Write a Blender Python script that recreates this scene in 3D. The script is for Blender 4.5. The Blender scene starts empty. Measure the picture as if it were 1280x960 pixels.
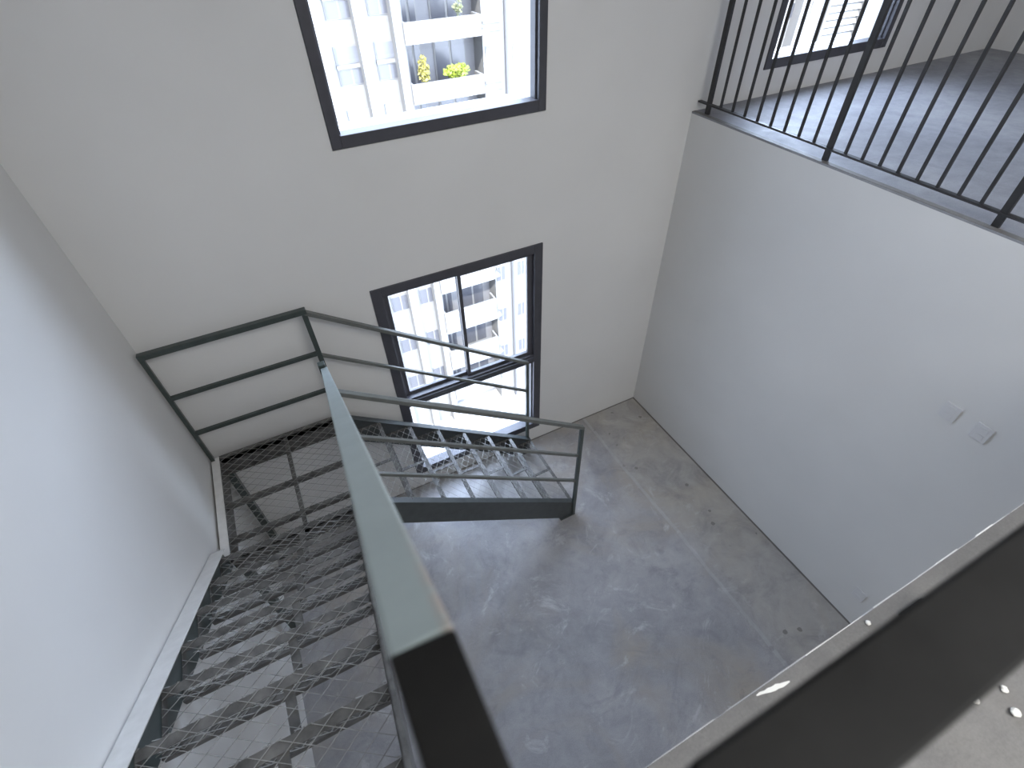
import bpy, bmesh, math, random
from mathutils import Vector, Matrix
random.seed(7)
C = bpy.context.scene.collection
CZ = 4.4            # eye height above the lower floor
UP = 3.14           # upper floor level
LAND = 1.42         # stair landing level
XL, XR, YB = -1.03, 3.12, 3.165   # left wall, right wall, back wall (inner faces)
WT = 0.32           # outer wall thickness

# ------------------------------------------------------------------ helpers
class MB:
    def __init__(self): self.v = []; self.f = []
    def _add(self, vs, fs):
        n = len(self.v); self.v += [tuple(v) for v in vs]; self.f += [tuple(i + n for i in f) for f in fs]
    def box(self, x0, x1, y0, y1, z0, z1):
        x0, x1 = min(x0, x1), max(x0, x1); y0, y1 = min(y0, y1), max(y0, y1); z0, z1 = min(z0, z1), max(z0, z1)
        self._add([(x0,y0,z0),(x1,y0,z0),(x1,y1,z0),(x0,y1,z0),(x0,y0,z1),(x1,y0,z1),(x1,y1,z1),(x0,y1,z1)],
                  [(0,3,2,1),(4,5,6,7),(0,1,5,4),(1,2,6,5),(2,3,7,6),(3,0,4,7)])
        return self
    def hexa(self, b, t):
        self._add(list(b) + list(t), [(0,3,2,1),(4,5,6,7),(0,1,5,4),(1,2,6,5),(2,3,7,6),(3,0,4,7)])
        return self
    def bar(self, a, b, w, h, up=(0,0,1), cut=None):
        """rectangular bar from a to b, w across, h along up"""
        a, b = Vector(a), Vector(b); d = (b - a).normalized(); up = Vector(up)
        s = d.cross(up).normalized(); u = s.cross(d).normalized()
        def ring(p): return [p - s*w/2 - u*h/2, p + s*w/2 - u*h/2, p + s*w/2 + u*h/2, p - s*w/2 + u*h/2]
        self._add(ring(a) + ring(b), [(0,1,2,3),(7,6,5,4),(0,4,5,1),(1,5,6,2),(2,6,7,3),(3,7,4,0)])
        return self
    def vbar(self, a, b, w, h, side=(1,0,0)):
        """sloping bar with plumb-cut ends: w along side, h vertical (measured plumb); a,b are centre of top edge"""
        a, b = Vector(a), Vector(b); s = Vector(side) * (w/2); dz = Vector((0,0,-h))
        self._add([a-s+dz, a+s+dz, b+s+dz, b-s+dz, a-s, a+s, b+s, b-s],
                  [(0,3,2,1),(4,5,6,7),(0,1,5,4),(1,2,6,5),(2,3,7,6),(3,0,4,7)])
        return self
    def wire(self, a, b, r=0.0019, n=4):
        a, b = Vector(a), Vector(b); d = b - a
        if d.length < 1e-5: return self
        d.normalize(); up = Vector((0,0,1)) if abs(d.z) < .9 else Vector((1,0,0))
        s = d.cross(up).normalized(); u = s.cross(d)
        k = [s*math.cos(2*math.pi*(i+.5)/n)*r + u*math.sin(2*math.pi*(i+.5)/n)*r for i in range(n)]
        self._add([a + q for q in k] + [b + q for q in k],
                  [(i, (i+1) % n, n + (i+1) % n, n + i) for i in range(n)] + [tuple(range(n-1, -1, -1)), tuple(range(n, 2*n))])
        return self
    def cyl(self, a, b, r, n=16): return self.wire(a, b, r, n)
    def quad(self, pts): self._add(pts, [tuple(range(len(pts)))]); return self
    def obj(self, name, m, parent=None, bevel=0, smooth=False):
        me = bpy.data.meshes.new(name); me.from_pydata(self.v, [], self.f); me.update()
        bm = bmesh.new(); bm.from_mesh(me); bmesh.ops.recalc_face_normals(bm, faces=bm.faces[:])
        bm.to_mesh(me); bm.free()
        o = bpy.data.objects.new(name, me); C.objects.link(o); me.materials.append(m)
        if smooth:
            for p in me.polygons: p.use_smooth = True
        if bevel:
            md = o.modifiers.new('bevel', 'BEVEL'); md.width = bevel; md.segments = 2; md.limit_method = 'ANGLE'
        if parent: attach(o, parent)
        return o

def attach(o, parent):
    o.parent = parent
    M = Matrix.Translation(parent.location)      # only the roots (empties) are placed; meshes keep world coordinates
    o.matrix_parent_inverse = M.inverted()

def empty(name, loc, parent=None):
    o = bpy.data.objects.new(name, None); C.objects.link(o); o.location = loc; o.empty_display_size = .1
    return o
def thing(o, label, cat, group=None):
    o['label'] = label; o['category'] = cat
    if group: o['group'] = group
    return o
def struct(o):
    o['kind'] = 'structure'; return o

# ------------------------------------------------------------------ materials
def mat(name, col=(.8,.8,.8), rough=.5, metal=0.0, spec=.5):
    m = bpy.data.materials.new(name); m.use_nodes = True
    b = m.node_tree.nodes['Principled BSDF']
    b.inputs['Base Color'].default_value = (*col, 1); b.inputs['Roughness'].default_value = rough
    b.inputs['Metallic'].default_value = metal; b.inputs['Specular IOR Level'].default_value = spec
    return m
class NT:
    def __init__(self, m): self.t = m.node_tree; self.b = self.t.nodes['Principled BSDF']; self.tc = self.t.nodes.new('ShaderNodeTexCoord')
    def n(self, kind, **kw):
        o = self.t.nodes.new(kind)
        for k, v in kw.items():
            if k in o.inputs: o.inputs[k].default_value = v
            else: setattr(o, k, v)
        return o
    def l(self, a, b): self.t.links.new(a, b)
    def noise(self, scale, detail=4, rough=.5, vec=None, dist=0):
        o = self.n('ShaderNodeTexNoise'); o.inputs['Scale'].default_value = scale; o.inputs['Detail'].default_value = detail
        o.inputs['Roughness'].default_value = rough; o.inputs['Distortion'].default_value = dist
        self.l(vec or self.tc.outputs['Object'], o.inputs['Vector']); return o.outputs['Fac']
    def ramp(self, fac, stops):
        o = self.n('ShaderNodeValToRGB'); e = o.color_ramp.elements
        while len(e) < len(stops): e.new(.5)
        for i, (p, c) in enumerate(stops): e[i].position = p; e[i].color = (*c, 1) if len(c) == 3 else c
        self.l(fac, o.inputs['Fac']); return o.outputs['Color']
    def mix(self, fac, a, b, mode='MIX'):
        o = self.n('ShaderNodeMix'); o.data_type = 'RGBA'; o.blend_type = mode
        for s, v in ((o.inputs[0], fac), (o.inputs[6], a), (o.inputs[7], b)):
            if hasattr(v, 'links') or isinstance(v, bpy.types.NodeSocket): self.l(v, s)
            else: s.default_value = v if isinstance(v, (int, float)) else (*v, 1)
        return o.outputs[2]
    def math(self, op, a, b=None, c=None):
        o = self.n('ShaderNodeMath'); o.operation = op
        for i, v in enumerate((a, b, c)):
            if v is None: continue
            if isinstance(v, bpy.types.NodeSocket): self.l(v, o.inputs[i])
            else: o.inputs[i].default_value = v
        return o.outputs[0]
    def bump(self, h, s, d=.01):
        o = self.n('ShaderNodeBump'); o.inputs['Strength'].default_value = s; o.inputs['Distance'].default_value = d
        self.l(h, o.inputs['Height']); self.l(o.outputs['Normal'], self.b.inputs['Normal'])

def plaster(name, col):
    m = mat(name, col, .75, 0, .25); k = NT(m)
    f = k.noise(1.3, 3)
    c = k.ramp(f, [(.3, tuple(v*.96 for v in col)), (.7, tuple(min(1, v*1.02) for v in col))])
    k.l(c, k.b.inputs['Base Color'])
    k.bump(k.noise(60, 3), .05, .004); return m
M_wall = plaster('white_plaster', (.66, .658, .65))
M_ceil = plaster('white_ceiling', (.78, .78, .77))

def concrete(name, tint=(1,1,1), rough=.42, lines=False, dark=1.0):
    m = mat(name, (.3,.3,.3), rough, 0, .5); k = NT(m)
    t = lambda c: tuple(a*b*dark for a, b in zip(c, tint))
    big = k.noise(1.1, 6, .6, dist=.6); mid = k.noise(6.5, 10, .72, dist=.5); fine = k.noise(38, 6, .7)
    c = k.ramp(big, [(.25, t((.19,.19,.197))), (.5, t((.27,.27,.277))), (.75, t((.37,.365,.352)))])
    c2 = k.ramp(mid, [(.3, (.76,.76,.77)), (.52, (1,1,1)), (.75, (1.2,1.19,1.17))])
    c = k.mix(.85, c, c2, 'MULTIPLY')
    c = k.mix(k.math('MULTIPLY', fine, .45), c, t((.19,.19,.19)))
    grain = k.noise(150, 4, .75); c = k.mix(.5, c, k.ramp(grain, [(.35, (.8,.8,.8)), (.65, (1.18,1.18,1.18))]), 'MULTIPLY')
    # pale scuffs and flecks
    sc = k.noise(9, 10, .8, dist=1.2); sc = k.ramp(sc, [(.63, (0,0,0)), (.74, (1,1,1))])
    patch = k.ramp(k.noise(.9, 2), [(.48, (0,0,0)), (.62, (1,1,1))])
    scf = k.math('MULTIPLY', k.math('MULTIPLY', sc, patch), .8)
    c = k.mix(scf, c, t((.5,.51,.54)))
    if lines:
        # warm worn patches and pale trowel marks over the grey
        wp = k.ramp(k.noise(.85, 5, .62, dist=.9), [(.46, (0,0,0)), (.66, (1,1,1))])
        c = k.mix(k.math('MULTIPLY', wp, .75), c, t((.265,.235,.19)))
        dk = k.ramp(k.noise(2.3, 8, .7, dist=1.4), [(.52, (0,0,0)), (.72, (1,1,1))])
        c = k.mix(k.math('MULTIPLY', dk, .65), c, t((.13,.133,.148)))
        pl = k.ramp(k.noise(1.9, 9, .75, dist=2.2), [(.56, (0,0,0)), (.70, (1,1,1))])
        c = k.mix(k.math('MULTIPLY', pl, .7), c, t((.44,.44,.45)))
        fk = k.ramp(k.noise(34, 5, .8), [(.66, (0,0,0)), (.72, (1,1,1))])
        fa = k.ramp(k.noise(1.4, 3), [(.5, (0,0,0)), (.6, (1,1,1))])
        c = k.mix(k.math('MULTIPLY', k.math('MULTIPLY', fk, fa), .7), c, t((.52,.53,.55)))
        sx = k.n('ShaderNodeSeparateXYZ'); k.l(k.tc.outputs['Object'], sx.inputs[0])
        X, Y = sx.outputs[0], sx.outputs[1]
        w = k.math('MULTIPLY_ADD', k.noise(2.2, 3), .05, -.025)
        # the screeded border strip along the right wall and its joint line
        d = k.math('ADD', k.math('SUBTRACT', X, 2.42), w)
        strip = k.n('ShaderNodeMapRange'); strip.inputs['From Min'].default_value = -.12; strip.inputs['From Max'].default_value = .14
        k.l(d, strip.inputs['Value'])
        sf = k.math('MULTIPLY', strip.outputs[0], .5)
        tan = k.ramp(k.noise(3.2, 7, .65, dist=.8), [(.32, (.2,.19,.175)), (.5, (.37,.35,.31)), (.7, (.48,.45,.39))])
        c = k.mix(sf, c, tan)
        ln = k.math('LESS_THAN', k.math('ABSOLUTE', k.math('ADD', d, .01)), .016)
        c = k.mix(k.math('MULTIPLY', ln, k.math('MULTIPLY', k.noise(4, 4), .4)), c, (.52,.53,.55))
        # dirt spots inside the strip
        vo = k.n('ShaderNodeTexVoronoi'); vo.inputs['Scale'].default_value = 6.5
        k.l(k.tc.outputs['Object'], vo.inputs['Vector'])
        vs = k.math('ADD', vo.outputs['Distance'], k.math('MULTIPLY', k.noise(30, 4), .16))
        spot = k.math('MULTIPLY', k.math('LESS_THAN', vs, .2), strip.outputs[0])
        gate = k.math('GREATER_THAN', k.noise(1.7, 2), .46)
        c = k.mix(k.math('MULTIPLY', k.math('MULTIPLY', spot, gate), .7), c, (.13,.125,.115))
        # dark joint line next to the walls
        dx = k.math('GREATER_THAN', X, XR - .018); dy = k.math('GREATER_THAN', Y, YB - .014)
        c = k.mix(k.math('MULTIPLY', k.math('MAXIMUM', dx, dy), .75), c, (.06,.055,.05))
    k.l(c, k.b.inputs['Base Color'])
    r = k.ramp(mid, [(.3, (rough+.14,)*3), (.7, (rough-.06,)*3)]); k.l(r, k.b.inputs['Roughness'])
    k.bump(fine, .12, .004); return m
M_floor = concrete('polished_concrete', (1.3,1.3,1.33), .31, True)
M_slab = concrete('grey_concrete_slab', (.56,.54,.51), .55)
M_mezz = concrete('pale_concrete_slab', (.95,.965,1.03), .58)  # slab concrete again, with a paler and cooler tint

def paint(name, col, rough, streak=.15, rust=False, spec=.5, metal=0.0):
    m = mat(name, col, rough, metal, spec); k = NT(m)
    c = k.ramp(k.noise(14, 6, .6), [(.3, tuple(v*(1-streak) for v in col)), (.7, tuple(v*(1+streak) for v in col))])
    if rust:
        sx = k.n('ShaderNodeSeparateXYZ'); k.l(k.tc.outputs['Object'], sx.inputs[0])
        near = k.n('ShaderNodeMapRange'); near.inputs['From Min'].default_value = .24; near.inputs['From Max'].default_value = .11
        k.l(sx.outputs[1], near.inputs['Value'])
        edge = k.n('ShaderNodeMapRange'); edge.inputs['From Min'].default_value = .004; edge.inputs['From Max'].default_value = .014
        k.l(sx.outputs[0], edge.inputs['Value'])
        n = k.ramp(k.noise(45, 5, .7), [(.34, (0,0,0)), (.52, (1,1,1))])
        f = k.math('MULTIPLY', k.math('MULTIPLY', near.outputs[0], edge.outputs[0]), n)
        c = k.mix(k.math('MULTIPLY', f, .8), c, (.30,.17,.11))
    k.l(c, k.b.inputs['Base Color']); k.bump(k.noise(70, 4), .06, .002); return m
M_black = paint('dark_painted_steel', (.0065,.0065,.0063), .5, .5, spec=.16)  # dark handrail paint, without the window light of the sloping part
M_raillit = paint('window_lit_handrail_steel', (.25,.293,.289), .42, .07, True)  # same dark paint, its window reflection put into a paler colour
M_dark = paint('dark_grey_green_steel', (.047,.06,.057), .3, .2)
M_strg = paint('grey_steel_stringer', (.05,.058,.06), .4, .2)
M_lowrail = paint('window_lit_guard_steel', (.115,.122,.114), .3, .15)  # guard steel made paler to carry the window reflection on its tops
M_rail = paint('black_baluster_steel', (.022,.022,.024), .5, .2)
M_lflg = paint('pale_flange_steel', (.60,.595,.58), .55, .08)  # top flanges, paler than the stringer web
M_tread = paint('weathered_grey_steel', (.085,.083,.079), .42, .6)
M_mesh = paint('galvanised_wire', (.27,.27,.26), .42, .2, metal=.2)
M_frame = paint('anthracite_aluminium', (.058,.058,.07), .4, .1)
M_sash = paint('dark_aluminium_sash', (.068,.068,.08), .35, .1)
M_white = mat('white_sill', (.8,.8,.8), .5)
M_plate = mat('white_plastic', (.62,.62,.63), .5)
M_plate2 = mat('grey_plastic_insert', (.42,.42,.44), .4)
M_plasterbit = mat('white_plaster_bit', (.75,.74,.7), .8)
M_fac = mat('white_render_facade', (.15,.149,.147), .8, 0, .1)
M_facs = mat('pale_grey_facade', (.11,.11,.12), .8, 0, .1)
M_rec = mat('grey_balcony_recess', (.135,.135,.142), .8, 0, .1)
M_blind = mat('pale_roller_blind', (.1,.104,.116), .7, 0, .2)
M_bpane = mat('dark_building_glass', (.055,.057,.066), .25, 0, .5)
M_pipe = mat('grey_drain_pipe', (.05,.05,.052), .6)
M_leaf = mat('yellow_green_leaves', (.135,.17,.013), .6)
M_leaf2 = mat('ochre_green_leaves', (.17,.15,.03), .6)
M_leaf3 = mat('dark_leaves', (.09,.1,.045), .6)
M_pot = mat('terracotta_pot', (.4,.2,.12), .7)
M_ground = mat('grey_street', (.35,.35,.35), .9)
def glass():
    m = bpy.data.materials.new('window_glass'); m.use_nodes = True; t = m.node_tree; t.nodes.clear()
    o = t.nodes.new('ShaderNodeOutputMaterial'); mx = t.nodes.new('ShaderNodeMixShader')
    tr = t.nodes.new('ShaderNodeBsdfTransparent'); tr.inputs[0].default_value = (.95,.96,.97,1)
    gl = t.nodes.new('ShaderNodeBsdfGlossy'); gl.inputs['Roughness'].default_value = .02
    lw = t.nodes.new('ShaderNodeLayerWeight'); lw.inputs['Blend'].default_value = .5
    pw = t.nodes.new('ShaderNodeMath'); pw.operation = 'POWER'; pw.inputs[1].default_value = 5
    ma = t.nodes.new('ShaderNodeMath'); ma.operation = 'MULTIPLY_ADD'; ma.inputs[1].default_value = .45; ma.inputs[2].default_value = .025
    t.links.new(lw.outputs['Facing'], pw.inputs[0]); t.links.new(pw.outputs[0], ma.inputs[0])
    t.links.new(ma.outputs[0], mx.inputs[0]); t.links.new(tr.outputs[0], mx.inputs[1]); t.links.new(gl.outputs[0], mx.inputs[2])
    t.links.new(mx.outputs[0], o.inputs[0]); return m
M_glass = glass()

# ------------------------------------------------------------------ room shell
RX, NY, TOP = 6.9, -4.0, 5.9       # far right wall, rear wall, ceiling
W1 = (.425, 1.824, .20, 2.39)      # lower window (x0,x1,z0,z1)
W2 = (.428, 1.826, 3.347, 5.45)    # upper window
W3 = (3.77, 5.185, 3.335, 5.45)    # window of the mezzanine on the right
m = MB()
xs = [XL-.2, .4255, 1.825, 3.77, 5.185, RX+.2]
zs = [-.3, .20, 2.39, 3.342, 5.45, TOP+.2]
for i in range(5):
    for j in range(5):
        if (i == 1 and j in (1, 3)) or (i == 3 and j == 3): continue
        m.box(xs[i], xs[i+1], YB, YB+WT, zs[j], zs[j+1])
struct(m.obj('wall_back', M_wall))
struct(MB().box(XL-.2, XL, NY, YB, -.3, TOP).obj('wall_left', M_wall))
struct(MB().box(XR, XR+.12, NY, YB, 0, UP-.012).obj('wall_right', M_wall))
struct(MB().box(RX, RX+.2, NY, YB, -.3, TOP).obj('wall_mezzanine_right', M_wall))
struct(MB().box(XL, RX, NY-.2, NY, -.3, TOP).obj('wall_rear', M_wall))
struct(MB().box(XL-.2, RX+.2, NY-.2, YB, TOP, TOP+.2).obj('ceiling', M_ceil))
struct(MB().box(XL, XR, NY, YB, -.3, 0).obj('floor', M_floor))
SE = .060                           # edge of the near slab
m = MB().box(XR+.12, RX, SE+.001, YB, UP-.2, UP).box(XR, XR+.12, SE+.001, YB, UP-.012, UP)
struct(m.obj('floor_mezzanine', M_mezz))
m = MB().box(XR+.12, RX, NY, SE, UP-.2, UP).box(XR, XR+.12, NY, SE, UP-.012, UP)
struct(MB().box(XR+.0005, XR+.04, SE+.001, YB-.001, UP-.011, UP+.0015).obj('trim_2', M_slab))
m = MB().box(XR+.12, RX, NY, SE, UP-.2, UP).box(XR, XR+.12, NY, SE, UP-.012, UP)
m.box(XL, -.12, NY, -.105, UP-.2, UP).box(-.12, XR, NY, SE, UP-.2, UP)
struct(m.obj('floor_upper', M_slab))
# rough white plaster edge on the face of the near slab
m = MB(); x = -.12; ys = SE
while x < XR - .01:
    x1 = min(x + random.uniform(.03, .10), XR - .001); h = random.uniform(.001, .0032); dz = random.uniform(-.004, .0008)
    m.box(x, x1, SE, SE+h, UP-.2, UP+dz); x = x1
struct(m.obj('trim_1', M_wall))

def window(idx, w, sashes=None, transom=None):
    x0, x1, z0, z1 = w; f = .076 if transom else .056; fb = f if transom else .07; ya, yb = YB-.012, YB+.085
    root = struct(empty('window_%d' % idx, ((x0+x1)/2, YB, z0)))
    m = MB()
    m.box(x0, x0+f, ya, yb, z0, z1).box(x1-f, x1, ya, yb, z0, z1)
    m.box(x0+f, x1-f, ya, yb, z0, z0+fb).box(x0+f, x1-f, ya, yb, z1-f, z1)
    # thin raised inner lip that gives the frame its double line
    m.box(x0+f, x0+f+.012, YB+.02, yb, z0+f, z1-f).box(x1-f-.012, x1-f, YB+.02, yb, z0+f, z1-f)
    if transom: m.box(x0+f, x1-f, ya+.006, yb, transom-.055, transom+.042).box(x0+f, x1-f, ya-.012, ya+.02, transom-.004, transom+.022)
    struct(m.obj('window_frame', M_frame, root, .003))
    zb = transom+.042 if transom else z0+fb
    if sashes:
        xm = sashes; s = .05
        for (a, b, y) in ((x0+f, xm+.014, YB+.05), (xm-.014, x1-f, YB+.022)):
            m = MB(); sl = s if a == x0+f else .03; sr = s if b == x1-f else .03
            m.box(a, a+sl, y, y+.024, zb, z1-f).box(b-sr, b, y, y+.024, zb, z1-f)
            m.box(a+sl, b-sr, y, y+.024, zb, zb+.03).box(a+sl, b-sr, y, y+.024, z1-f-.03, z1-f)
            so = struct(m.obj('sash', M_sash, root, .002))
            struct(MB().box(a+sl, b-sr, y+.009, y+.014, zb+.03, z1-f-.03).obj('pane', M_glass, so))
        m = MB().box(x0+f+.012, x1-f-.012, YB+.045, YB+.05, z0+fb, transom-.055); struct(m.obj('pane', M_glass, root))
    else:
        m = MB().box(x0+f+.012, x1-f-.012, YB+.045, YB+.05, zb, z1-f); struct(m.obj('pane', M_glass, root))
    struct(MB().box(x0, x1, YB+.09, YB+WT+.03, z0-.002, z0+.03).obj('window_sill', M_white, root))
window(1, W1, 1.105, 1.205)
window(2, W2)
window(3, W3)

# ------------------------------------------------------------------ mezzanine balustrade (right)
RXX = 3.166
root = thing(empty('balustrade', (RXX, 1.5, UP)), 'black steel balustrade of thin upright bars on the edge of the upper floor at right', 'railing')
zb, zt = UP+.068, UP+1.02
MB().box(RXX-.02, RXX+.02, .10, 3.155, zt, zt+.012).obj('handrail', M_rail, root, .002)
MB().box(RXX-.016, RXX+.016, .10, 3.155, zb-.006, zb+.006).obj('bottom_rail', M_rail, root, .001)
posts = [3.05, 2.008, 1.016, .13]
for y in posts:
    p = MB().box(RXX-.011, RXX+.011, y-.017, y+.017, UP, zt).obj('post', M_rail, root)
for a, b, n in ((3.05, 2.008, 9), (2.008, 1.016, 9), (1.016, .13, 8)):
    for i in range(1, n):
        y = a + (b-a)*i/n
        MB().box(RXX-.007, RXX+.007, y-.0075, y+.0075, zb+.006, zt).obj('baluster', M_rail, root)

# ------------------------------------------------------------------ near guard railing at the slab edge
root = thing(empty('guard_railing', (1.5, -.015, UP)), 'black flat topped guard railing along the near slab edge, bottom right corner', 'railing')
hz = CZ-.26; ya, yb = -.0355, .0055
m = MB(); e = .012
m.hexa([(.066,ya,hz-.03),(3.0,ya,hz-.03),(3.0,yb,hz-.03),(.079,yb,hz-.03)], [(.066,ya,hz),(3.0,ya,hz),(3.0,yb,hz),(.079,yb,hz)])
m.obj('handrail', M_black, root, .0025)
for z in (hz-.37, hz-.72): MB().box(.10, 3.0, -.026, -.004, z-.015, z+.015).obj('mid_rail', M_black, root, .002)
for x in (.115, 1.05, 2.0, 2.97):
    p = MB().box(x-.016, x+.016, -.028, -.002, UP+.006, hz-.03).obj('post', M_black, root)
    MB().box(x-.04, x+.04, -.055, .025, UP, UP+.006).obj('base_plate', M_black, p)

# ------------------------------------------------------------------ staircase
ST = thing(empty('staircase', (-.5, 2.6, 0)), 'steel staircase with wire mesh treads, landing in the corner and window lit handrail', 'staircase')
SL = .172/.24                       # slope of the upper flight
GO, RI = .244, .172
XA, XB = -.968, -.168               # clear width of the upper flight
def upper_line(y): return CZ - 2.83 - SL*(y - 2.16)         # top of the upper stringers
PX, PW = .0459, .0307               # half diagonals of the wire diamonds

def mesh_panel(mb, o, e1, e2, L, W, px=PX, pw=PW, r=.0016, ph=(0,0)):
    """diamond wire mesh on the rectangle o + s*e1 + t*e2, 0<=s<=L, 0<=t<=W"""
    o, e1, e2 = Vector(o), Vector(e1), Vector(e2); nrm = e1.cross(e2).normalized()
    for sg in (1, -1):
        k0 = -int(L/(2*px)) - int(W/(2*pw)) - 4; k1 = -k0
        for k in range(k0, k1):
            # lines  s/px - sg*t/pw = 2k + phase
            c = 2*k + ph[0]/px - sg*ph[1]/pw
            pts = []
            s0 = px*(c); s1 = px*(c + sg*W/pw)        # at t=0, t=W
            a, b = (s0, 0.0), (s1, W)
            lo, hi = (a, b) if a[0] < b[0] else (b, a)
            if hi[0] <= 0 or lo[0] >= L: continue
            def at(s): f = (s-lo[0])/(hi[0]-lo[0]); return (s, lo[1] + f*(hi[1]-lo[1]))
            if lo[0] < 0: lo2 = at(0)
            else: lo2 = lo
            hi2 = at(L) if hi[0] > L else hi
            p = o + e1*lo2[0] + e2*lo2[1] + nrm*(.0008*sg); q = o + e1*hi2[0] + e2*hi2[1] + nrm*(.0008*sg)
            mb.wire(p, q, r)

def angle_bar(mb, a, b, w=.038, t=.005, side=(0,-1,0)):
    """L angle: horizontal leg towards side, vertical leg hanging down, top at a.z"""
    a, b, s = Vector(a), Vector(b), Vector(side)
    z = Vector((0,0,-t)); 
    mb.hexa([a+z, b+z, b+z+s*w, a+z+s*w], [a, b, b+s*w, a+s*w])
    h = Vector((0,0,-w))
    mb.hexa([a+h, b+h, b+h+s*t, a+h+s*t], [a+z, b+z, b+z+s*t, a+z+s*t])

# --- upper flight
for k in range(1, 10):
    yn = 2.09 - GO*(k-1); z = LAND + RI*k; yr = yn - GO
    m = MB()
    angle_bar(m, (XA, yn, z), (XB, yn, z), .036, .005, (0,-1,0))
    angle_bar(m, (XA, yr+.004, z-.001), (XB, yr+.004, z-.001), .03, .005, (0,1,0))
    m.box(-.512, -.478, yr+.03, yn-.03, z-.012, z-.004)
    m.box(XA, XA+.005, yr+.01, yn-.005, z-.036, z-.002); m.box(XB-.005, XB, yr+.01, yn-.005, z-.036, z-.002)
    t = m.obj('tread', M_tread, ST)
    mm = MB(); mesh_panel(mm, (XA+.004, yr+.006, z+.002), (1,0,0), (0,1,0), XB-XA-.008, GO-.004, ph=(random.uniform(0,.09), 0))
    mm.obj('wire_mesh', M_mesh, t)
    mm = MB(); mesh_panel(mm, (XA+.004, yn+.004, z-RI+.004), (1,0,0), (0,0,1), XB-XA-.008, RI-.002, ph=(random.uniform(0,.09), .03))
    mm.obj('riser_mesh', M_mesh, t)
# stringers of the upper flight: plate and top flange
y0, y1 = -.10, 2.17
m = MB().vbar((-.9725, y0, upper_line(y0)-.0082), (-.9725, y1, upper_line(y1)-.0082), .006, .2)
m.vbar((-1.0, y0, upper_line(y0)-.204), (-1.0, y1, upper_line(y1)-.204), .05, .008)
sg = m.obj('stringer', M_dark, ST, .001)
o = MB().vbar((-.981, y0, upper_line(y0)), (-.981, y1, upper_line(y1)), .082, .008).obj('flange', M_lflg, sg, .001); o['label'] = 'pale top flange of the wall side stringer'
MB().vbar((-1.026, y0, upper_line(y0)-.012), (-1.026, y1, upper_line(y1)-.012), .007, .2).obj('wall_gap_strip', M_black, ST)  # black strip that draws the dark line between wall and flange
m = MB().vbar((-.164, y0, upper_line(y0)-.02), (-.164, y1, upper_line(y1)-.02), .006, .21)
m.vbar((-.157, y0, upper_line(y0)-.02), (-.157, y1, upper_line(y1)-.02), .02, .008)
m.obj('stringer', M_tread, ST, .001)

# --- landing
m = MB()
LX0, LX1, LY0, LY1 = -.962, -.02, 2.17, 3.10
angle_bar(m, (LX0, LY1-.045, LAND), (LX1, LY1-.045, LAND), .045, .006, (0,1,0))
m.box(LX0, LX1, LY1-.045, LY1-.039, LAND-.16, LAND); m.box(LX0, LX1, LY1-.06, LY1, LAND-.165, LAND-.158)
m.box(LX1-.006, LX1, LY0, LY1, LAND-.16, LAND-.002)
m.box(LX0, LX1, LY0, LY0+.006, LAND-.16, LAND-.002); m.box(LX0, LX1, LY0, LY0+.045, LAND-.008, LAND-.002)
m.box(LX0, LX0+.006, LY0, LY1, LAND-.16, LAND-.002)
for y in (2.33, 2.62): m.box(LX0, LX1, y-.016, y+.016, LAND-.045, LAND-.008)
m.box(-.505, -.477, LY0, LY1-.045, LAND-.03, LAND-.004)
LF = m.obj('landing_frame', M_tread, ST)
m = MB(); mesh_panel(m, (LX0, LY0, LAND+.002), (1,0,0), (0,1,0), LX1-LX0, LY1-LY0-.01)
m.obj('wire_mesh', M_mesh, LF)
o = MB().box(-1.012, -.960, 2.20, 3.09, LAND-.006, LAND+.004).box(-1.012, -1.006, 2.20, 3.09, LAND-.16, LAND-.006).obj('landing_flange', M_lflg, ST); o['label'] = 'pale flange along the wall'
for (x, y) in ((-.95, 3.06), (-.05, 2.24), (-.05, 3.06), (-.95, 2.24)):
    p = MB().box(x-.025, x+.025, y-.025, y+.025, .008, LAND-.16).obj('leg', M_dark, ST)
    MB().box(x-.06, x+.06, y-.06, y+.06, 0, .008).obj('base_plate', M_dark, p)

# --- lower flight
GL, RL = .239, LAND/8
SLL = RL/GL
YI, YO = 2.16, 3.075
def low_line(x): return CZ - 3.06 - .733*(x - .08)
for k in range(1, 8):
    xa = -.02 + GL*(k-1); xb = xa + GL; z = LAND - RL*k
    m = MB()
    angle_bar(m, (xb, YI+.03, z), (xb, YO-.04, z), .03, .004, (-1,0,0))
    angle_bar(m, (xa+.004, YI+.03, z-.001), (xa+.004, YO-.04, z-.001), .026, .004, (1,0,0))
    m.box(xa+.03, xb-.03, (YI+YO)/2-.012, (YI+YO)/2+.012, z-.012, z-.004)
    for y in (YI+.03, YO-.045): m.box(xa+.01, xb-.005, y, y+.005, z-.03, z-.001)
    t = m.obj('tread', M_tread, ST)
    mm = MB(); mesh_panel(mm, (xa+.004, YO-.045, z+.002), (0,-1,0), (1,0,0), YO-YI-.08, GL-.004, ph=(random.uniform(0,.09), 0))
    mm.obj('wire_mesh', M_mesh, t)
    mm = MB(); mesh_panel(mm, (xa, YI+.035, z+.004), (0,1,0), (0,0,1), YO-YI-.08, RL-.002, ph=(random.uniform(0,.09), .03))
    mm.obj('riser_mesh', M_mesh, t)
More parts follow.
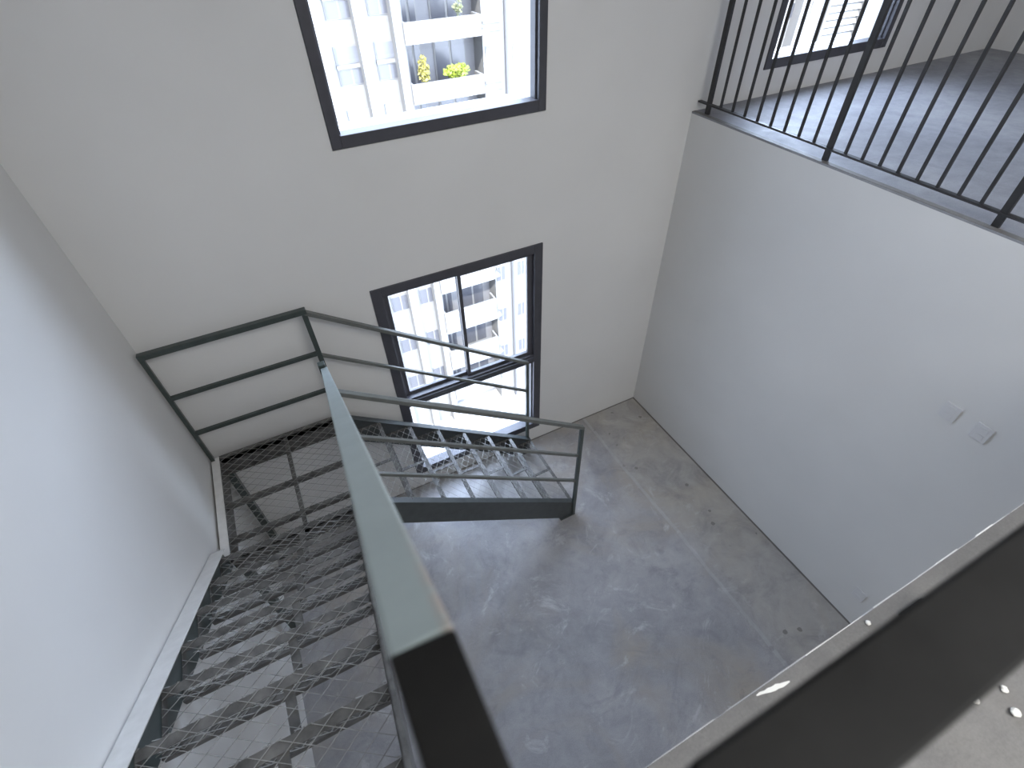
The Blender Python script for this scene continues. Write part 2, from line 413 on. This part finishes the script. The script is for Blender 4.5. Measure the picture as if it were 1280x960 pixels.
for y, lip in ((YI, 1), (YO, -1)):
    xa, xb = -.02, 1.655
    m = MB().vbar((xa, y, low_line(xa)), (xb, y, low_line(xb)), .007, .275, (0,1,0))
    m.vbar((xa, y+lip*.024, low_line(xa)), (xb, y+lip*.024, low_line(xb)), .048, .010, (0,1,0))
    m.vbar((xa, y+lip*.024, low_line(xa)-.265), (xb, y+lip*.024, low_line(xb)-.265), .048, .010, (0,1,0))
    m.obj('stringer', M_strg, ST, .001)
    MB().box(1.50, 1.66, y-.02 if lip > 0 else y-.06, y+.06 if lip > 0 else y+.02, 0, .012).obj('base_plate', M_strg, ST)

# --- guards: posts, handrails, mid rails
def post(x, y, z0, z1, w=.036, mt=M_dark): return MB().box(x-w/2, x+w/2, y-w/2, y+w/2, z0, z1).obj('post', mt, ST, .002)
# landing rail along the back wall
HB = CZ-1.952
YR = 3.075; xp = -.036
m = MB().box(-1.012, xp+.018, YR-.02, YR+.02, HB-.03, HB+.008); m.obj('handrail', M_dark, ST, .003)
for z in (CZ-2.325, CZ-2.675): MB().box(-1.0, xp, YR-.012, YR+.012, z-.015, z+.015).obj('mid_rail', M_dark, ST, .002)
post(-1.0, YR, LAND-.0, HB-.03, .026); post(xp, YR, LAND, HB-.03, .034)
# outer lower rail (wall side) and inner lower rail
def lower_guard(y, za, xe, ze, first=xp):
    s = (ze-za)/(xe-first)
    MB().vbar((first, y, za), (xe+.014, y, za+s*(xe+.014-first)), .036, .034, (0,1,0)).obj('handrail', M_lowrail, ST, .003)
    for d in (.372, .738):
        MB().vbar((first, y, za-d), (xe, y, ze-d), .022, .030, (0,1,0)).obj('mid_rail', M_lowrail, ST, .002)
    post(xe, y, low_line(xe)-.25 if y < 2.5 else low_line(xe)-.2, ze-.02, .03)
lower_guard(YR, CZ-1.955, 1.632, CZ-3.12)
lower_guard(YI-.002, CZ-1.885, 1.645, CZ-3.095)
post(xp, YI, LAND-.05, CZ-1.70, .034)
# the sloping handrail, window light in its colour, then its level dark end
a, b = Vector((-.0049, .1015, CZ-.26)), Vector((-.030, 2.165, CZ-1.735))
MB().vbar(a, b, .0335, .042).obj('handrail', M_raillit, ST, .003)['label'] = 'sloping handrail, window light in its colour'
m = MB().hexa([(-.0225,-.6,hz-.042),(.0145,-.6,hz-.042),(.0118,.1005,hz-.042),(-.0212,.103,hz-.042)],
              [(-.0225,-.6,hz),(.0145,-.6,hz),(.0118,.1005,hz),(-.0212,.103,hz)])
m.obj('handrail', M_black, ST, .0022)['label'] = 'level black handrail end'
for d in (.37, .72):
    MB().vbar(a+Vector((0,.02,-d)), b+Vector((0,-.01,-d)), .02, .03).obj('mid_rail', M_dark, ST, .002)
for y in (.14, 1.15):
    f = (y-a.y)/(b.y-a.y); x = a.x+(b.x-a.x)*f; zt = a.z+(b.z-a.z)*f-.04
    p = MB().box(x-.012, x+.012, y-.014, y+.014, upper_line(y)-.12, zt).obj('post', M_dark, ST)
    MB().box(-.158, x, y-.014, y+.014, upper_line(y)-.12, upper_line(y)-.09).obj('bracket', M_dark, p)

# ------------------------------------------------------------------ wall sockets
def socket(y, z, label, group=None):
    root = thing(empty('wall_socket', (XR, y, z)), label, 'socket', group)
    w, h = .042, .055
    MB().box(XR-.009, XR-.0003, y-w, y+w, z-h, z+h).obj('cover_plate', M_plate, root, .002)
    for dz in (.024, -.024):
        MB().box(XR-.011, XR-.0092, y-.022, y+.022, z+dz-.014, z+dz+.014).obj('outlet', M_plate, root, .001)
socket(.645, CZ-2.235, 'white wall socket on the right wall, left one of the pair', 'sockets on the right wall')
socket(.470, CZ-2.240, 'white wall socket on the right wall, right one of the pair', 'sockets on the right wall')
socket(.315, CZ-4.045, 'small white wall socket low on the right wall near the floor corner')

# ------------------------------------------------------------------ crumbs on the near slab
def crumb(x, y, r, z=UP):
    bm = bmesh.new(); bmesh.ops.create_icosphere(bm, subdivisions=2, radius=r)
    for v in bm.verts: v.co = Vector((v.co.x*random.uniform(.8,1.2), v.co.y*random.uniform(.7,1.1), v.co.z*.6*random.uniform(.8,1.1)))
    z0 = min(v.co.z for v in bm.verts)
    for v in bm.verts: v.co += Vector((x, y, z-z0))
    me = bpy.data.meshes.new('plaster_crumb'); bm.to_mesh(me); bm.free(); me.materials.append(M_plasterbit)
    o = bpy.data.objects.new('plaster_crumb', me); C.objects.link(o); return o
for x, y, r, lab in ((.928, .044, .006, 'white plaster crumb on the slab edge beside the wall corner'),
                     (1.034, -.215, .0105, 'largest white plaster crumb on the near slab, behind the black rail'),
                     (1.061, -.180, .0075, 'white plaster crumb on the near slab, farthest right of three'),
                     (.985, -.165, .0075, 'white plaster crumb on the near slab close to the black rail')):
    thing(crumb(x, y, r), lab, 'crumb', 'plaster crumbs on the near slab')
m = MB(); up_, lo_ = [], []  # white paint smear, built as a thin raised strip
for i in range(9):
    x = .585 + i*.0105; c = .053 - i*.0016; h = .0045*math.sin(math.pi*(i+.35)/9)+.0008
    up_.append((x, c+h*random.uniform(.6,1.3))); lo_.append((x, c-h*random.uniform(.5,1.2)))
for i in range(8):
    q = [lo_[i], lo_[i+1], up_[i+1], up_[i]]
    m.hexa([(*p, UP) for p in q], [(*p, UP+.0012) for p in q])
thing(m.obj('paint_smear', M_plasterbit), 'thin white paint flake lying on the near slab edge', 'smear')

# ------------------------------------------------------------------ the building across the street
FY, BY, GZ = 31.0, 30.0, -30.5
B = thing(empty('apartment_building', (18, FY+4, GZ)), 'white apartment building with balconies seen through the windows', 'building')
levels = [(.308,.276),(.215,.183),(.122,.09),(.028,-.004),(-.065,-.097),(-.158,-.190),(-.2505,-.283),(-.345,-.38),(-.44,-.475),(-.535,-.58),(-.633,-.70),(-.759,-.823),(-.885,-.95),(-1.01,-1.07)]
zr = lambda r, Y=FY: CZ + r*Y
ztop = zr(.31, FY)
X0, X1 = -.30*FY, 1.95*FY
RB0, RB1 = .300*FY, .443*FY
MB().box(X0, RB0, FY, FY+8, GZ, ztop).box(RB1, X1, FY, FY+8, GZ, ztop).obj('wall', M_fac, B)
MB().box(RB0, RB1, FY+1.3, FY+8, GZ, ztop).obj('recess_wall', M_rec, B)
fins = [(-.10,-.085),(.03,.045),(.150,.172),(.222,.240),(.285,.300)]
fins += [(.60+.075*i, .612+.075*i) for i in range(10)] + [(1.52+.08*i,1.532+.08*i) for i in range(5)]
for f in fins: MB().box(f[0]*BY, f[1]*BY, FY-.75, FY, GZ, ztop).obj('pilaster', M_fac, B)
MB().cyl((.4915*30.7, 30.75, GZ), (.4915*30.7, 30.75, ztop), .12, 10).obj('drain_pipe', M_pipe, B)
bays = [(.176,.221),(.244,.284),(.447,.470),(.503,.527)]
far = MB(); farp = MB()
for li, (t, bt) in enumerate(levels):
    seen = li in (4,5,6,10,11,12)
    low = li >= 10
    # balcony parapet with floor slab
    MB().box(.300*BY, .442*BY, BY, BY+.15, zr(bt,BY), zr(t,BY)).box(.300*BY, .3045*BY, BY+.15, FY, zr(bt,BY), zr(t,BY)).box(.4375*BY, .442*BY, BY+.15, FY, zr(bt,BY), zr(t,BY)).box(RB0, RB1, BY+.15, FY+1.3, zr(bt,BY), zr(bt,BY)+.2).obj('balcony', M_fac, B)
    # glazing inside the recess
    g = MB(); fr = MB(); zt0 = zr(bt,BY)+.2
    nxt = levels[li-1][1] if li else .3
    zc = zr(nxt,BY)-.25 if li else zt0+2.4
    for a, b in ((.306,.338),(.362,.425)):
        fr.box(a*FY, b*FY, FY+1.24, FY+1.298, zt0, zc)
        n = 2
        for q in range(n):
            wa = (a+(b-a)*q/n)*FY+.08; wb = (a+(b-a)*(q+1)/n)*FY-.08
            g.box(wa, wb, FY+1.20, FY+1.239, zt0+.15, zc-.12)
    fo = fr.obj('balcony_door', M_fac, B); g.obj('pane', M_bpane, fo)
    # bay windows
    allb = bays + [(.545+.075*i, .585+.075*i) for i in range(11)] + [(1.54+.08*i, 1.59+.08*i) for i in range(5)] + [(-.07,0.0),(.06,.12)]
    if low: wb_, wt_ = t+.050, t+.092
    else: wb_, wt_ = t+.0150, t+.0715
    for bi, (a, b) in enumerate(allb):
        solo = seen and bi < 4
        fr = MB() if solo else far; g = MB() if solo else farp
        w0, w1 = a*FY, b*FY
        top = wt_ if bi < 2 or low else wb_+.030
        z0, z1 = zr(wb_), zr(top)
        fr.box(w0, w1, FY-.05, FY-.001, z0, z1); xm = (w0+w1)/2
        h = z1-z0
        hi = .40 if (bi < 2 and not low) else .95
        for (p, q) in ((w0+.04, xm-.04), (xm+.04, w1-.04)):
            g.box(p, q, FY-.07, FY-.051, z0+.04, z0+h*hi)
        if solo:
            fo = fr.obj('window', M_fac, B); g.obj('pane', M_bpane, fo)
            if hi < .5:
                MB().box(w0+.05, w1-.05, FY-.07, FY-.051, z0+h*.56, z1-.04).obj('roller_blind', M_blind, fo)
                MB().box(w0-.02, w1+.02, FY-.12, FY-.001, z0+h*.44, z0+h*.54).obj('ledge', M_fac, fo)
    # string ledges on the bay right of the balcony
    for dz in () if low else (.066, .078): MB().box(.444*FY, .478*FY, FY-.09, FY-.001, zr(t+dz+.0 if not low else t+dz-.02), zr(t+dz+.004 if not low else t+dz-.016)).obj('string_course', M_facs, B)
fo = far.obj('window', M_fac, B); fo['kind'] = 'stuff'
fo = farp.obj('pane', M_bpane, B); fo['kind'] = 'stuff'
# louvred stair screen opposite the mezzanine window
m = MB(); z = zr(-.31)
m.box(1.352*30.8, 1.358*30.8, 30.7, 31, zr(-.31), zr(.1)).box(1.478*30.8, 1.484*30.8, 30.7, 31, zr(-.31), zr(.1))
m.box(1.352*30.8, 1.484*30.8, 30.7, 31, zr(-.315), zr(-.308))
while z < zr(.09):
    m.hexa([(1.358*30.8,30.72,z),(1.478*30.8,30.72,z),(1.478*30.8,30.76,z),(1.358*30.8,30.76,z)],
           [(1.358*30.8,30.90,z+.36),(1.478*30.8,30.90,z+.36),(1.478*30.8,30.94,z+.36),(1.358*30.8,30.94,z+.36)]); z += .46
m.obj('louvre_screen', M_fac, B)
struct(MB().box(-60, 110, 3.5, 120, GZ-.3, GZ).obj('ground', M_ground))

def foliage(mb, c, rx, ry, rz, n, s):
    for i in range(n):
        while True:
            p = Vector((random.uniform(-1,1), random.uniform(-1,1), random.uniform(-1,1)))
            if p.length < 1: break
        p = Vector((c[0]+p.x*rx, c[1]+p.y*ry, c[2]+p.z*rz))
        a = Vector((random.uniform(-1,1), random.uniform(-1,1), random.uniform(-1,1))).normalized()
        b = a.orthogonal().normalized(); q = s*random.uniform(.6,1.2)
        mb.quad([p-a*q, p+b*q*.45, p+a*q, p-b*q*.45])
def plant(x, zlevel, rx, rz, up, n, s, mt, label, y=BY+.45, pot_r=.2):
    root = thing(empty('potted_plant', (x, y, zlevel)), label, 'plant', 'plants on the balconies across the street')
    m = MB().cyl((x,y,zlevel), (x,y,zlevel+.35), pot_r, 14); m.obj('pot', M_pot, root)
    m = MB()
    for i in range(5): m.wire((x,y,zlevel+.3), (x+random.uniform(-.4,.4)*rx, y+random.uniform(-.2,.2), zlevel+.35+up), .015)
    m.obj('stem', M_leaf3, root)
    m = MB(); foliage(m, (x,y,zlevel+.35+up), rx, .32, rz, n, s); m.obj('foliage', mt, root)
zl2 = zr(-.283,BY)+.2
plant(.388*30.4, zl2, .80, .34, .68, 420, .13, M_leaf, 'bushy yellow green plant on the white balcony across the street')
plant(.326*30.4, zl2, .30, .72, .95, 260, .12, M_leaf2, 'tall narrow ochre and green plant on the white balcony across the street')
plant(.402*30.3, zr(-.190,BY)+.2, .30, .30, .75, 90, .10, M_leaf3, 'small dark plant on the upper balcony across the street')

# ------------------------------------------------------------------ light
w = bpy.data.worlds.new('sky'); bpy.context.scene.world = w; w.use_nodes = True
t = w.node_tree; bg = t.nodes['Background']
sky = t.nodes.new('ShaderNodeTexSky'); sky.sky_type = 'NISHITA'; sky.sun_disc = False; sky.sun_elevation = math.radians(48)
sky.sun_rotation = math.radians(200); sky.air_density = 1.0; sky.dust_density = 2.0
mxn = t.nodes.new('ShaderNodeMix'); mxn.data_type = 'RGBA'; mxn.inputs[0].default_value = .55
mxn.inputs[7].default_value = (7.9, 9.1, 11.2, 1)
t.links.new(sky.outputs[0], mxn.inputs[6]); tc = t.nodes.new('ShaderNodeTexCoord'); dt = t.nodes.new('ShaderNodeVectorMath'); dt.operation = 'DOT_PRODUCT'; dt.inputs[1].default_value = (.85, 0, 0)
t.links.new(tc.outputs['Generated'], dt.inputs[0])
ad = t.nodes.new('ShaderNodeMath'); ad.operation = 'ADD'; ad.inputs[1].default_value = .9; t.links.new(dt.outputs['Value'], ad.inputs[0])
sca = t.nodes.new('ShaderNodeVectorMath'); sca.operation = 'SCALE'; t.links.new(mxn.outputs[2], sca.inputs[0]); t.links.new(ad.outputs[0], sca.inputs['Scale'])
t.links.new(sca.outputs['Vector'], bg.inputs['Color']); bg.inputs['Strength'].default_value = 1.75

def light(name, kind, loc, energy, color=(1,1,1), rot=None, target=None, **kw):
    d = bpy.data.lights.new(name, kind); d.energy = energy; d.color = color
    for k, v in kw.items(): setattr(d, k, v)
    o = bpy.data.objects.new(name, d); C.objects.link(o); o.location = loc
    if target is not None: o.rotation_euler = (Vector(target)-Vector(loc)).to_track_quat('-Z', 'Y').to_euler()
    elif rot: o.rotation_euler = rot
    return o
light('sun', 'SUN', (-10, -20, 30), 9, (1,.97,.92), target=(-10+11, -20+17, 30-18), angle=.01)
for (x0,x1,z0,z1) in (W1, W2, W3):
    light('window_portal', 'AREA', ((x0+x1)/2, YB+WT+.05, (z0+z1)/2), 1, rot=(-math.pi/2,0,0), shape='RECTANGLE', size=x1-x0, size_y=z1-z0).data.cycles.is_portal = True
light('fill_light', 'AREA', (1.8, -1.6, 5.85), 135, (1,.99,.97), rot=(0,0,0), shape='RECTANGLE', size=3.5, size_y=2.5)  # added fill lamp, unseen, brightens the upper room
light('fill_light', 'AREA', (1.2, -2.2, 2.9), 26, (1,.98,.95), rot=(0,0,0), shape='RECTANGLE', size=2.5, size_y=1.5)  # added fill lamp, unseen, brightens the room below the slab

# ------------------------------------------------------------------ camera
cd = bpy.data.cameras.new('camera'); cam = bpy.data.objects.new('camera', cd); C.objects.link(cam)
F, A, Bp, Cr = 634.4244, math.radians(25.57755616), math.radians(44.38623807), math.radians(-1.96124493)
f = Vector((math.sin(A)*math.cos(Bp), math.cos(A)*math.cos(Bp), -math.sin(Bp)))
r = Vector((math.cos(A), -math.sin(A), 0)); u = r.cross(f)
r2 = r*math.cos(Cr) + u*math.sin(Cr); u2 = -r*math.sin(Cr) + u*math.cos(Cr)
R = Matrix((r2, u2, -f)).transposed().to_4x4()
cam.matrix_world = Matrix.Translation((0,0,CZ)) @ R
cd.sensor_width = 36; cd.sensor_fit = 'HORIZONTAL'; cd.lens = F/1280*36; cd.clip_start = .02; cd.clip_end = 400
cd.dof.use_dof = True; cd.dof.focus_distance = 3.2; cd.dof.aperture_fstop = 17.84/4.2
bpy.context.scene.camera = cam
sc = bpy.context.scene
sc.view_settings.view_transform = 'Standard'; sc.view_settings.look = 'None'; sc.view_settings.exposure = .42
try:
    sc.cycles.use_denoising = True; sc.cycles.max_bounces = 10; sc.cycles.diffuse_bounces = 6; sc.cycles.transparent_max_bounces = 16
except Exception: pass
